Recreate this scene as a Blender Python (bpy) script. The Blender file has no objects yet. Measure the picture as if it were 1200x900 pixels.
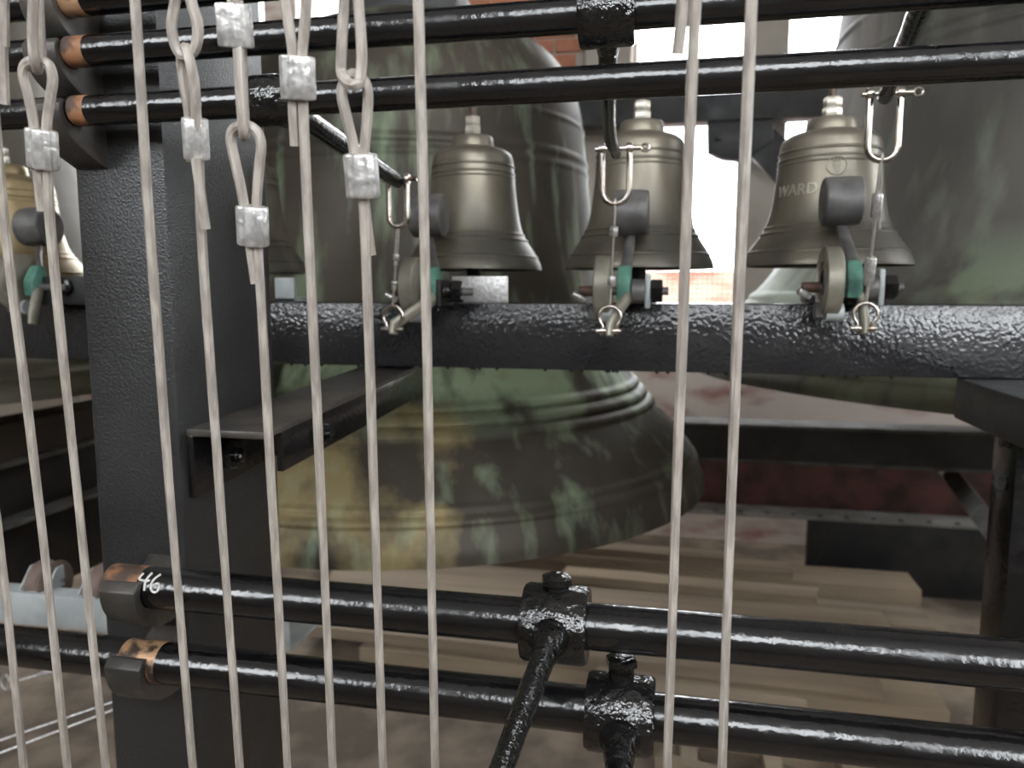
import bpy, bmesh, math, random
from mathutils import Vector, Matrix, noise
random.seed(7)
S = bpy.context.scene
C = bpy.context.collection
H = 1.35                                  # eye height above the belfry floor; everything below is laid out relative to eye level
YAW, PITCH, FPX = math.radians(11.8), math.radians(7.0), 900.0

# ------------------------------------------------------------------ camera
cam_d = bpy.data.cameras.new('camera'); cam = bpy.data.objects.new('camera', cam_d); C.objects.link(cam)
cam.location = (0, 0, H); cam.rotation_euler = (math.radians(90) - PITCH, 0, YAW)
cam_d.sensor_width = 36; cam_d.lens = 27; cam_d.clip_start = 0.02; cam_d.clip_end = 200
cam_d.dof.use_dof = True; cam_d.dof.focus_distance = 0.56; cam_d.dof.aperture_fstop = 8.5
S.camera = cam
# ------------------------------------------------------------------ sky, exposure
W = bpy.data.worlds.new('overcast_sky'); S.world = W; W.use_nodes = True
W.node_tree.nodes['Background'].inputs[0].default_value = (0.93, 0.97, 1.0, 1)
W.node_tree.nodes['Background'].inputs[1].default_value = 7.0
S.view_settings.view_transform = 'Standard'; S.view_settings.look = 'None'
S.view_settings.gamma = 1; S.view_settings.use_curve_mapping = False
S.view_settings.exposure = 0.8

FLOOR, CEIL = -H, 2.3
XL, XR, YF, YB = -3.7, 3.6, -1.6, 4.2      # inner faces of the four walls

# ------------------------------------------------------------------ helpers
def V(*a): return Vector(a)
_f = V(-math.sin(YAW)*math.cos(PITCH), math.cos(YAW)*math.cos(PITCH), -math.sin(PITCH))
_r = V(math.cos(YAW), math.sin(YAW), 0); _u = _r.cross(_f)
def at(px, py, Y):
    d = _f + _r*((px-600)/FPX) + _u*((450-py)/FPX)
    return d*(Y/d.y)

class MB:
    def __init__(s): s.v = []; s.f = []
    def add(s, vs, fs):
        o = len(s.v); s.v += [Vector(p) for p in vs]; s.f += [tuple(i+o for i in f) for f in fs]; return s
    def bm(s, bm):
        bm.verts.index_update(); return s.add([v.co.copy() for v in bm.verts], [[v.index for v in f.verts] for f in bm.faces])
    def box(s, c, d, bev=0.0, rot=None, seg=2):
        b = bmesh.new(); bmesh.ops.create_cube(b, size=1)
        for v in b.verts: v.co = Vector((v.co.x*d[0], v.co.y*d[1], v.co.z*d[2]))
        if bev: bmesh.ops.bevel(b, geom=b.edges[:], offset=bev, segments=seg, affect='EDGES', profile=0.5)
        M = Matrix.Translation(Vector(c)) @ (rot.to_4x4() if rot else Matrix())
        for v in b.verts: v.co = M @ v.co
        s.bm(b); b.free(); return s
    def rbox(s, x0, x1, y0, y1, z0, z1, bev=0.0):
        return s.box(((x0+x1)/2, (y0+y1)/2, (z0+z1)/2), (x1-x0, y1-y0, z1-z0), bev)
    def prism(s, poly, axis, a0, a1, bev=0.0):
        # poly: 2-D outline in the two remaining axes (order y,z / x,z / x,y); extruded along axis
        def mk(p, a): return {'x': (a, p[0], p[1]), 'y': (p[0], a, p[1]), 'z': (p[0], p[1], a)}[axis]
        n = len(poly); b = bmesh.new()
        A = [b.verts.new(mk(p, a0)) for p in poly]; B = [b.verts.new(mk(p, a1)) for p in poly]
        b.faces.new(A); b.faces.new(B[::-1])
        for i in range(n): b.faces.new((A[i], B[i], B[(i+1) % n], A[(i+1) % n]))
        bmesh.ops.recalc_face_normals(b, faces=b.faces[:])
        if bev: bmesh.ops.bevel(b, geom=b.edges[:], offset=bev, segments=2, affect='EDGES', profile=0.5)
        s.bm(b); b.free(); return s
    def tube(s, pts, rad, n=12, cap=True, lobes=0, depth=0.0, twist=0.0, flat=1.0, up=None):
        pts = [Vector(p) for p in pts]; m = len(pts)
        rr = rad if isinstance(rad, (list, tuple)) else [rad]*m
        T = [(pts[min(i+1, m-1)]-pts[max(i-1, 0)]).normalized() for i in range(m)]
        ref = Vector(up) if up else (V(0, 1, 0) if abs(T[0].y) < .9 else V(1, 0, 0))
        N = (ref - T[0]*ref.dot(T[0])).normalized(); vs = []; L = 0
        for i in range(m):
            if i: N = (N - T[i]*N.dot(T[i])).normalized(); L += (pts[i]-pts[i-1]).length
            B = T[i].cross(N)
            for k in range(n):
                a = 2*math.pi*k/n; r = rr[i]
                if lobes: r *= 1 + depth*math.cos(lobes*a)
                aa = a + twist*L
                vs.append(pts[i] + N*(math.cos(aa)*r*flat) + B*(math.sin(aa)*r))
        fs = [(i*n+k, i*n+(k+1) % n, (i+1)*n+(k+1) % n, (i+1)*n+k) for i in range(m-1) for k in range(n)]
        if cap: fs += [tuple(range(n))[::-1], tuple((m-1)*n+k for k in range(n))]
        return s.add(vs, fs)
    def lathe(s, o, prof, axis='z', n=48, ph=0.0):
        o = Vector(o); vs = []; m = len(prof)
        ex = {'z': (V(1,0,0), V(0,1,0), V(0,0,1)), 'x': (V(0,1,0), V(0,0,1), V(1,0,0)), 'y': (V(0,0,1), V(1,0,0), V(0,1,0))}[axis] if isinstance(axis, str) else axis
        for r, h in prof:
            for k in range(n):
                a = 2*math.pi*k/n + ph; vs.append(o + ex[0]*(math.cos(a)*r) + ex[1]*(math.sin(a)*r) + ex[2]*h)
        fs = [(i*n+k, i*n+(k+1) % n, (i+1)*n+(k+1) % n, (i+1)*n+k) for i in range(m-1) for k in range(n)]
        if prof[0][0] > 1e-6: fs.append(tuple(range(n))[::-1])
        if prof[-1][0] > 1e-6: fs.append(tuple((m-1)*n+k for k in range(n)))
        return s.add(vs, fs)
    def nut(s, p0, d, r, h, bev=0.12):
        # hexagonal nut from p0 along direction d
        d = Vector(d).normalized(); a = d.orthogonal().normalized(); b = d.cross(a)
        return s.lathe(p0, [(r*(1-bev), 0), (r, h*bev), (r, h*(1-bev)), (r*(1-bev), h)], (a, b, d), 6)
    def build(s, name, mat, parent=None, smooth=40, jit=0.0, origin=None):
        vs = s.v
        if jit: vs = [p + V(noise.noise(p*40), noise.noise(p*40+V(9,0,0)), noise.noise(p*40+V(0,9,0)))*jit for p in vs]
        me = bpy.data.meshes.new(name)
        if parent is not None: o0 = world_of(parent)
        elif origin is not None: o0 = Vector(origin)
        else:
            lo = [min(p[i] for p in vs) for i in range(3)]; hi = [max(p[i] for p in vs) for i in range(3)]
            o0 = V((lo[0]+hi[0])/2, (lo[1]+hi[1])/2, lo[2])
        me.from_pydata([p-o0 for p in vs], [], s.f); me.update()
        b = bmesh.new(); b.from_mesh(me); bmesh.ops.remove_doubles(b, verts=b.verts[:], dist=1e-6)
        bmesh.ops.recalc_face_normals(b, faces=b.faces[:]); b.to_mesh(me); b.free()
        if smooth:
            me.shade_smooth(); me.set_sharp_from_angle(angle=math.radians(smooth))
        me.materials.append(M[mat])
        o = bpy.data.objects.new(name, me); C.objects.link(o)
        if parent is not None: o.parent = parent
        else: o.location = o0
        return o
def world_of(o):
    w = Vector(o.location); p = o.parent
    while p: w += p.location; p = p.parent
    return w
def tag(o, label, cat=None, group=None, kind=None):
    o['label'] = label
    if cat: o['category'] = cat
    if group: o['group'] = group
    if kind: o['kind'] = kind
    return o
def thing(name, label, cat, loc, group=None):
    o = bpy.data.objects.new(name, None); C.objects.link(o); o.location = Vector(loc); o.empty_display_size = .05
    return tag(o, label, cat, group)
def struct(name, mb, mat, label=None, smooth=0):
    o = mb.build(name, mat, smooth=smooth); o['kind'] = 'structure'
    if label: o['label'] = label
    return o
def smoothpath(pts, k=8):
    P = [Vector(p) for p in pts]; P = [P[0]*2-P[1]] + P + [P[-1]*2-P[-2]]; out = []
    for i in range(1, len(P)-2):
        a, b, c, d = P[i-1:i+3]
        for j in range(k):
            t = j/k; out.append(.5*((2*b) + (c-a)*t + (2*a-5*b+4*c-d)*t*t + (3*b-a-3*c+d)*t**3))
    return out + [P[-2]]

# ------------------------------------------------------------------ materials
M = {}
def newmat(name, col, rough=.5, metal=0.0, col2=None, scale=8, stretch=(1,1,1), bump=0.0, bscale=60, bdist=.003, detail=6, r2=None, lo=.4, hi=.6, coat=0.0, extra=None, ior=1.5, bdet=3):
    m = bpy.data.materials.new(name); m.use_nodes = True; nt = m.node_tree; N = nt.nodes; L = nt.links
    b = N['Principled BSDF']; b.inputs['Base Color'].default_value = (*col, 1); b.inputs['Roughness'].default_value = rough
    b.inputs['Metallic'].default_value = metal; b.inputs['IOR'].default_value = ior; b.inputs['Coat Weight'].default_value = coat; b.inputs['Coat Roughness'].default_value = .12
    tc = N.new('ShaderNodeTexCoord'); mp = N.new('ShaderNodeMapping'); mp.inputs['Scale'].default_value = stretch
    L.new(tc.outputs['Object'], mp.inputs['Vector'])
    def nz(sc, dt=detail, vec=None, ds=0.0):
        n = N.new('ShaderNodeTexNoise'); n.inputs['Scale'].default_value = sc; n.inputs['Detail'].default_value = dt; n.inputs['Distortion'].default_value = ds
        L.new((vec or mp.outputs['Vector']), n.inputs['Vector']); return n.outputs['Fac']
    def ramp(src, a, c):
        r = N.new('ShaderNodeMapRange'); r.inputs['From Min'].default_value = a; r.inputs['From Max'].default_value = c; L.new(src, r.inputs['Value']); return r.outputs['Result']
    def mix(fac, A, B):
        x = N.new('ShaderNodeMix'); x.data_type = 'RGBA'
        if isinstance(fac, float): x.inputs[0].default_value = fac
        else: L.new(fac, x.inputs[0])
        for i, q in ((6, A), (7, B)):
            if isinstance(q, tuple): x.inputs[i].default_value = (*q, 1)
            else: L.new(q, x.inputs[i])
        return x.outputs[2]
    cur = col
    if col2: cur = mix(ramp(nz(scale), lo, hi), col, col2)
    if extra: cur = extra(N, L, tc, cur, nz, ramp, mix)
    if not isinstance(cur, tuple): L.new(cur, b.inputs['Base Color'])
    if r2 is not None:
        q = N.new('ShaderNodeMapRange'); q.inputs['From Min'].default_value = .35; q.inputs['From Max'].default_value = .65
        q.inputs['To Min'].default_value = rough; q.inputs['To Max'].default_value = r2; L.new(nz(scale*1.7), q.inputs['Value']); L.new(q.outputs[0], b.inputs['Roughness'])
    if bump:
        bp = N.new('ShaderNodeBump'); bp.inputs['Strength'].default_value = bump; bp.inputs['Distance'].default_value = bdist
        L.new(nz(bscale, bdet), bp.inputs['Height']); L.new(bp.outputs[0], b.inputs['Normal'])
    M[name] = m; return m
newmat('gloss_black', (.004,.004,.0045), .13, 0, (.007,.0065,.007), 30, bump=.5, bscale=110, bdist=.0013, r2=.24, ior=1.65)
newmat('drip_black', (.004,.004,.004), .08, 0, (.006,.006,.006), 30, bump=1.0, bscale=120, bdist=.003, r2=.18, ior=1.7)
newmat('post_black', (.017,.017,.018), .32, 0, (.023,.023,.024), 9, bump=.9, bscale=460, bdist=.0009, r2=.42, ior=1.6, bdet=1.5)
newmat('beam_black', (.012,.012,.014), .16, 0, (.018,.018,.020), 12, bump=.5, bscale=165, bdist=.0024, r2=.26, ior=1.65, bdet=1.0)
newmat('matt_black', (.008,.008,.009), .45, 0, (.018,.017,.016), 6, bump=.3, bscale=80, r2=.7)
newmat('dust_black', (.026,.024,.022), .38, 0, (.062,.053,.046), 22, bump=.5, bscale=120, bdist=.0015, r2=.4)
newmat('rust', (.22,.10,.045), .7, 0, (.055,.032,.024), 55, lo=.45, hi=.56, bump=.6, bscale=200, bdist=.001)
newmat('worn_brass', (.38,.23,.13), .42, .4, (.05,.034,.027), 50, lo=.45, hi=.56, bump=.4, bscale=220, bdist=.001)
newmat('cable', (.39,.35,.31), .38, 0, (.25,.222,.197), 200, stretch=(1,1,.06), bump=.35, bscale=420, bdist=.0006)
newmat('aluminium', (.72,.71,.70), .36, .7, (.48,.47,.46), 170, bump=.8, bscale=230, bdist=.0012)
newmat('stainless', (.62,.58,.54), .22, 1.0, (.5,.44,.38), 60)
newmat('thin_wire', (.62,.59,.55), .35, .6)
newmat('galvanised', (.44,.465,.47), .42, .2, (.34,.365,.37), 18, r2=.55)
newmat('grey_iron', (.16,.155,.15), .5, .4, (.10,.095,.095), 30, bump=.35, bscale=150, bdist=.001)
newmat('zinc_disc', (.30,.285,.235), .45, .4, (.22,.205,.16), 30, bump=.2, bscale=200, bdist=.0008)
newmat('verdigris', (.055,.15,.12), .6, 0, (.11,.28,.21), 45, bump=.3, bscale=150, bdist=.001)
newmat('nut_zinc', (.55,.52,.46), .35, .6, (.40,.37,.30), 60)
newmat('small_bronze', (.175,.156,.12), .34, .6, (.088,.082,.068), 9, stretch=(1,1,.5), bump=.15, bscale=60, bdist=.001, r2=.5)
newmat('gold_bronze', (.34,.26,.14), .42, .6, (.22,.17,.10), 9, bump=.15, bscale=60, bdist=.001)
newmat('bronze_letter', (.33,.31,.25), .42, .5)
newmat('stud_brown', (.11,.06,.042), .6, .2, (.05,.035,.03), 60)
newmat('chalk', (.6,.59,.57), .8)
newmat('floor_concrete', (.30,.235,.175), .85, 0, (.14,.11,.083), 4.5, bump=.5, bscale=25, bdist=.01)
newmat('wall_plaster', (.36,.325,.28), .85, 0, (.27,.24,.205), 2.5, bump=.2, bscale=30, bdist=.005)
newmat('stained_plaster', (.60,.53,.47), .85, 0, (.36,.20,.17), 4.5, stretch=(.6,1,1.6), bump=.2, bscale=30, bdist=.005, lo=.55, hi=.7)
newmat('ceiling_plaster', (.30,.28,.26), .8, 0, (.22,.20,.19), 3)
newmat('red_steel', (.15,.056,.048), .6, 0, (.05,.03,.027), 7, bump=.3, bscale=40, lo=.42, hi=.62)
newmat('grey_flange', (.11,.105,.095), .7, 0, (.06,.056,.05), 10)
newmat('ledge_grey', (.27,.265,.25), .7, 0, (.17,.165,.15), 10)
newmat('brown_timber', (.11,.085,.065), .75, 0, (.055,.043,.035), 6, stretch=(1,.2,1))
newmat('pulley_brown', (.17,.12,.10), .6, 0, (.12,.085,.07), 25)
newmat('mesh_wire', (.42,.44,.43), .6)
newmat('parapet_brick', (.19,.075,.05), .85, 0, (.25,.17,.13), 5, stretch=(.5,1,2))
newmat('mortar', (.40,.36,.31), .9)
def _rand(a, b):
    def ex(N, L, tc, cur, nz, ramp, mix):
        oi = N.new('ShaderNodeObjectInfo'); c = mix(oi.outputs['Random'], a, b); return mix(.25, c, cur) if isinstance(cur, tuple) else mix(.5, c, cur)
    return ex
newmat('brick', (.42,.17,.09), .85, 0, (.28,.11,.07), 14, bump=.4, bscale=60, bdist=.004, extra=_rand((.50,.20,.10), (.20,.085,.065)))
newmat('plank', (.36,.29,.21), .75, 0, (.17,.13,.09), 7, stretch=(.15,1.6,1.6), bump=.3, bscale=12, bdist=.004, extra=_rand((.42,.32,.215), (.19,.14,.10)))
def _patina(green_z, green_c, yellow_c, amt):
    def ex(N, L, tc, cur, nz, ramp, mix):
        sx = N.new('ShaderNodeSeparateXYZ'); L.new(tc.outputs['Object'], sx.inputs[0])
        def math_(op, a, b=None):
            m = N.new('ShaderNodeMath'); m.operation = op; m.use_clamp = op == 'MULTIPLY'
            for i, q in enumerate((a, b)):
                if q is None: continue
                if isinstance(q, (int, float)): m.inputs[i].default_value = q
                else: L.new(q, m.inputs[i])
            return m.outputs[0]
        st = N.new('ShaderNodeMapping'); st.inputs['Scale'].default_value = (7, 7, 1.2); L.new(tc.outputs['Object'], st.inputs['Vector'])
        streak = nz(1.0, 5, st.outputs[0])
        blotch = nz(3.2, 6)
        # verdigris run-off in a belt round the waist
        zz = math_('ABSOLUTE', math_('SUBTRACT', sx.outputs['Z'], green_z))
        belt = ramp(zz, .13, .02)
        g = math_('MULTIPLY', belt, ramp(math_('ADD', math_('MULTIPLY', streak, .6), math_('MULTIPLY', blotch, .4)), .475, .535))
        cur = mix(math_('MULTIPLY', g, amt), cur, green_c)
        left = ramp(sx.outputs['X'], .62, .15)
        low = ramp(sx.outputs['Z'], green_z+.05, green_z-.12)
        field = math_('ADD', math_('MULTIPLY', nz(6.5, 8), .78), math_('MULTIPLY', math_('MULTIPLY', left, low), .22))
        y = ramp(field, .52, .64)
        cur = mix(math_('MULTIPLY', y, .8*amt), cur, yellow_c)
        f2 = math_('MULTIPLY', ramp(nz(2.2, 6, st.outputs[0]), .52, .70), .42*amt)
        return mix(f2, cur, green_c)
    return ex
newmat('bell_patina', (.030,.026,.021), .46, .2, (.058,.050,.039), 3, bump=.12, bscale=35, bdist=.003, r2=.52, extra=_patina(.35, (.29,.37,.24), (.25,.195,.095), 1.0), ior=1.28)
newmat('bell_dark', (.062,.057,.051), .46, .3, (.095,.088,.077), 3, stretch=(1.5,1.5,.4), bump=.12, bscale=35, bdist=.003, r2=.55, extra=_patina(.24, (.24,.31,.21), (.2,.2,.12), .5), ior=1.32)
newmat('bell_brown', (.09,.08,.07), .5, .4, (.13,.12,.09), 3, r2=.6, extra=_patina(.15, (.16,.19,.13), (.15,.14,.08), .5))

# ================================================================== THE BELFRY
T = .3
struct('floor', MB().rbox(XL-T, XR+T, YF-T, YB+T, FLOOR-.1, FLOOR), 'floor_concrete', 'dirty brown concrete belfry floor')
struct('ceiling', MB().rbox(XL-T, XR+T, YF-T, YB+T, CEIL, CEIL+.1), 'ceiling_plaster', 'grey ceiling of the bell chamber')
def wall(name, plane, c0, c1, a0, a1, holes, mat, label):
    """wall slab with openings [(a0,a1,z0,z1)], sorted along a; plane 'x' or 'y'"""
    m = MB()
    def put(p, q, z0, z1):
        if q-p < 1e-4 or z1-z0 < 1e-4: return
        m.rbox(c0, c1, p, q, z0, z1) if plane == 'x' else m.rbox(p, q, c0, c1, z0, z1)
    p = a0
    for h in holes:
        put(p, h[0], FLOOR, CEIL); put(h[0], h[1], FLOOR, h[2]); put(h[0], h[1], h[3], CEIL); p = h[1]
    put(p, a1, FLOOR, CEIL)
    return struct(name, m, mat, label)
BW = [(-2.95,-2.32,-.10,2.1), (-2.12,-1.42,-.10,2.1), (-.215,.330,-.10,2.1), (.520,1.15,-.10,2.1)]
wb = wall('wall_back', 'y', YB, YB+T, XL-T, XR+T, BW, 'stained_plaster', 'pale stained plaster wall with tall window openings')
RW = [(1.5,3.9,.3,2.1)]
wall('wall_right', 'x', XR, XR+T, YF, YB, RW, 'wall_plaster', 'plaster wall with openings beside the large bell')
LW = []
wall('wall_left', 'x', XL-T, XL, YF, YB, LW, 'wall_plaster', 'plain plaster wall behind the shaded bell')
FW = [(-2.7,-1.3,.6,2.1), (-.7,.9,.7,2.1), (1.15,3.1,.15,2.1)]
wall('wall_front', 'y', YF-T, YF, XL-T, XR+T, FW, 'wall_plaster', 'plaster wall with high openings facing the bell frame')

# woven wire screens in the two windows behind the small bells
def screen(n, a, b, z0, z1):
    m = MB(); y = YB+.05; s = .026; w = .0017
    k = 0
    x = a
    while x <= b: m.rbox(x-w, x+w, y-w, y+w, z0, z1); x += s
    z = z0
    while z <= z1: m.rbox(a, b, y-w+.002, y+w+.002, z-w, z+w); z += s
    fr = MB()
    for (p, q, r, t) in ((a, a+.02, z0, z1), (b-.02, b, z0, z1), (a, b, z0, z0+.02), (a, b, z1-.02, z1)): fr.rbox(p, q, y-.012, y+.012, r, t)
    f = struct('window_%d' % n, fr, 'mesh_wire', 'wire mesh screen filling a bright window opening')
    g = m.build('wire_mesh', 'mesh_wire', f, smooth=0); g['kind'] = 'stuff'
screen(1, -.215, .330, -.10, .95); screen(2, .520, 1.15, -.10, .95)

# exposed brick pier left of the bright window, each brick its own piece
pier = struct('trim_1', MB().rbox(-1.30, -.475, YB-.10, YB+.01, -.6, 2.2), 'mortar', 'exposed brick pier between plaster jambs')
bme = None; row = 0; z = -.59
while z < 2.12:
    x = -1.30 + (-.112 if row % 2 else 0)
    while x < -.48:
        x0, x1 = max(x, -1.30), min(x+.215, -.475)
        if x1-x0 > .04:
            full = x1-x0 > .2
            if full and bme:
                o = bpy.data.objects.new('brick', bme); C.objects.link(o); o.parent = pier
                o.location = V((x0+x1)/2, YB-.105, z) - Vector(pier.location)
            else:
                mb = MB().rbox(-(x1-x0)/2, (x1-x0)/2, -.012, .03, 0, .065, .004); o = mb.build('brick', 'brick', smooth=0, origin=(0,0,0))
                o.parent = pier; o.location = V((x0+x1)/2, YB-.105, z) - Vector(pier.location)
                if full: bme = o.data
        x += .225
    z += .075; row += 1
# the pale concrete jamb and the column of the windows
struct('trim_2', MB().rbox(-.475, -.235, YB-.14, YB+.02, -.10, CEIL, .01), 'wall_plaster', 'pale concrete jamb beside the brick pier')
struct('trim_3', MB().rbox(.335, .515, YB-.16, YB+.02, -.10, CEIL, .01), 'wall_plaster', 'pale concrete column between two bright windows')
# brick parapet outside the window
tag(MB().rbox(-3.2, 3.4, 7.2, 7.5, -4.0, .17, .01).build('brick_parapet', 'parapet_brick', smooth=0), 'red brick parapet outside the mesh window', 'parapet')

# dark steel lintel beam with knee braces across the windows
YL = 3.85
t = thing('window_beam', 'dark steel beam with knee braces crossing the bright windows', 'beam', (0.3, YL, .79))
MB().rbox(-.62, 1.75, YL-.06, YL+.06, .775, .99, .006).build('beam_web', 'matt_black', t)
def g2(px, py): p = at(px, py, YL); return (p.x, p.z)
MB().prism([g2(829,140), g2(829,180), g2(846,188), g2(872,190), g2(905,165), g2(905,140)], 'y', YL-.045, YL+.03, .004).build('gusset', 'matt_black', t)
MB().prism([g2(862,165), g2(908,152), g2(1000,240), g2(990,280), g2(960,270)], 'y', YL-.025, YL+.025, .004).build('knee_brace', 'matt_black', t)
q = at(870, 165, YL)
MB().rbox(q.x-.06, q.x+.06, YL+.02, YB-.15, q.z-.03, q.z+.12, .004).build('wall_cleat', 'matt_black', t)
MB().nut(at(842, 160, YL-.045), (0,-1,0), .022, .015).build('bolt', 'matt_black', t)

# ------------------------------------------------------------------ frame: posts, beam, braces
PXL, PXR, PY0, PY1 = -.606, -.501, .70, .902
ZP = [.1695, .2235, .2693]; YP = .66; RP = .0140       # three upper bars
ZL = [-.2985, -.3775]; YQ = .655; RL = .0206           # two lower bars
def post(name, label, x0, x1, xb):
    t = thing(name, label, 'steel post', ((x0+x1)/2, (PY0+PY1)/2, FLOOR))
    MB().rbox(x0, x1, PY0, PY1, FLOOR, CEIL, .006).build('post_body', 'post_black', t)
    MB().rbox(x0-.08, x1+.08, PY0-.06, PY1+.06, FLOOR, FLOOR+.016, .003).build('base_plate', 'matt_black', t)
    def cradle(xa, xc, y, z, r, drop, nm):
        R1 = r*1.02; P = []
        for k in range(0, 13):
            a = math.radians(145 + (215/12)*k); P.append((y+R1*math.cos(a), z+R1*math.sin(a)))
        P += [(PY0+.002, z+r*.9), (PY0+.002, z-r-drop)]
        q = [(PY0-.002, z-r-drop), (y+.6*r, z-2.5*r), (y-1.55*r, z-1.9*r), (y-1.5*r, z+.25*r)]
        for k in range(0, 12):
            u = k/11; w = ((1-u)**3, 3*u*(1-u)**2, 3*u*u*(1-u), u**3)
            P.append((sum(w[i]*q[i][0] for i in range(4)), sum(w[i]*q[i][1] for i in range(4))))
        P.append((y-1.12*r, z+.66*r))
        b = MB().prism(P, 'x', xa, xc, .0015).build('bar_cradle', 'dust_black' if nm else 'matt_black', t)
        return b
    for z in ZP: cradle(xb-.018, xb+.018, YP, z, RP, .034, 1)
    for z in ZL: cradle(xb+.038, xb+.078, YQ, z, RL, .022, 1)
    return t
post('steel_post', 'thick black painted steel post carrying the bar cradles and the angle brace', PXL, PXR, -.583)
post('steel_post', 'black steel post carrying the other ends of the round bars', 1.43, 1.535, 1.46)
# lumps of grime behind the lower bars
YBM0, YBM1, ZB0, ZB1 = 1.15, 1.25, -.121, -.0205
tb = thing('bell_beam', 'black pebbly painted steel beam on which the row of small bells stands', 'beam', (0, 1.2, ZB0))
MB().rbox(-2.0, 1.9, YBM0, YBM1, ZB0, ZB1, .003).build('beam_body', 'beam_black', tb)
dr = MB()
for k in range(46):
    x = random.uniform(-.9, .5); dr.lathe((x, YBM0+.006, ZB0-.0035), [(0,0),(.0022,.001),(.0032,.0045)], n=6)
d_ = dr.build('paint_drips', 'beam_black', tb); d_['kind'] = 'stuff'

def brace(name, label, x0, x1, side, y0=.712, y1=1.262):
    t = thing(name, label, 'brace', ((x0+x1)/2, (y0+y1)/2, ZB0-.055))
    zt = ZB0-.0005
    class SB(MB):
        def build(q, *aa, **kw):
            for p in q.v: p.z += .056*min(p.y-1.15, 0)
            return MB.build(q, *aa, **kw)
    SB().rbox(x0, x1, y0, y1, zt-.008, zt, .0015).build('top_flange', 'dust_black', t)
    a, b = (x0, x1) if side > 0 else (x1, x0)          # a = edge against the post
    SB().rbox(min(a, a+side*.008), max(a, a+side*.008), y0, y1-.3, zt-.075, zt-.007, .0015).build('post_leg', 'gloss_black', t)
    SB().rbox(min(b, b-side*.008), max(b, b-side*.008), y0+.035, y1, zt-.052, zt-.007, .0015).build('outer_leg', 'gloss_black', t)
    bp = V(a+side*.008, y0+.052, zt-.041)
    n = SB().nut(bp, (side,0,0), .0175, .018).build('bolt_head', 'drip_black', t)
    SB().lathe(bp, [(.008,.018),(.008,.026),(.006,.028),(0,.028)], (V(0,1,0), V(0,0,1), V(side,0,0)), 14).build('bolt_shank', 'drip_black', n)
    bp = V(b, y0+.12, zt-.030)
    n = SB().nut(bp, (side,0,0), .0135, .010).build('bolt_head', 'drip_black', t)
    SB().lathe(bp, [(.007,.010),(.007,.018),(0,.018)], (V(0,1,0), V(0,0,1), V(side,0,0)), 14).build('bolt_shank', 'drip_black', n)
    SB().nut((b-side*.02, 1.15-.012, zt-.008), (0,0,-1), .012, .012).build('beam_bolt', 'drip_black', t)
    return t
brace('angle_brace', 'black steel channel brace bolted to the post beneath the bell beam', PXR, PXR+.092, 1)
t = thing('timber_block', 'rough black painted timber block fixed under the bell beam', 'block', (.47, .95, -.18))
MB().rbox(.387, .56, .62, 1.165, -.178, ZB0, .004).build('block_body', 'post_black', t, jit=.0008)
MB().nut((.387, .80, -.15), (-1,0,0), .014, .01).build('bolt_head', 'gloss_black', t)
t = thing('frame_leg', 'slim black steel leg standing under the bell beam beyond the bars', 'steel post', (.515, 1.2, FLOOR))
MB().rbox(.472, .56, 1.168, 1.248, FLOOR, ZB0, .003).build('leg_body', 'gloss_black', t)
MB().rbox(.43, .60, 1.13, 1.29, FLOOR, FLOOR+.012, .002).build('foot_plate', 'matt_black', t)
for z in (-.215, -.275): MB().nut((.472, 1.20, z), (-1,0,0), .010, .010).build('bolt_head', 'grey_iron', t)

# ------------------------------------------------------------------ round bars (tumblers)
def bar(label, x0, x1, y, z, r, worn, collars, endcap=False, mat='gloss_black'):
    t = thing('tumbler_bar', label, 'round bar', ((x0+x1)/2, y, z-r), 'round black bars of the bell linkage')
    n = 40; pts = [V(x0+(x1-x0)*k/n, y, z) for k in range(n+1)]
    MB().tube(pts, r, 28).build('bar_tube', mat, t)
    for (a, b, mt) in worn:
        MB().tube([V(a, y, z), V(a+.001, y, z), V(b-.001, y, z), V(b, y, z)], [r*.99, r*1.012, r*1.012, r*.99], 28).build('worn_band', mt, t)
    for c in collars:
        xc, w, R = c['x'], c['w'], c['r']
        co = MB().lathe((xc-w/2, y, z), [(r*.98,0),(R*.94,0),(R,w*.06),(R,w*.94),(R*.94,w),(r*.98,w)], 'x', 36).build('clamp_collar', 'drip_black', t, jit=.0008)
        if c.get('bolt'):
            d = Vector(c['bolt']).normalized(); p = V(xc, y, z)+d*R*.97; nh = c.get('neck', .002)
            MB().lathe(p, [(.0115,-.004),(.0115,nh*.6),(.009,nh*.7),(.009,nh)], (d.orthogonal().normalized(), d.cross(d.orthogonal().normalized()), d), 14).build('bolt_neck', 'drip_black', co, jit=.0006)
            MB().nut(p+d*(nh-.001), d, .0145, .010, .2).build('bolt_nut', 'drip_black', co, jit=.0005)
        P = [Vector(p) for p in c['arm']]; m = 14
        path = [P[0].lerp(P[1], k/m) for k in range(m+1)] if len(P) == 2 else smoothpath(P, 7)
        L = len(path); rr = [c['ar0'] + (c['ar1']-c['ar0'])*k/(L-1) for k in range(L)]
        MB().tube(path, rr, 18, flat=c.get('flat', 1.0)).build('lever_arm', 'drip_black' if z < 0 else 'gloss_black', t, jit=.0006)
        # fillet where the arm grows out of the collar
        d = (path[1]-path[0]).normalized()
        MB().tube([path[0]+d*R*.55, path[0]+d*R*.95, path[0]+d*R*1.35, path[0]+d*R*1.9], [c['ar0']*1.5, c['ar0']*1.55, c['ar0']*1.25, c['ar0']*1.0], 18).build('arm_boss', 'drip_black', co, jit=.0008)
    return t
def onbar(px, y): return at(px, 300, y).x
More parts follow.
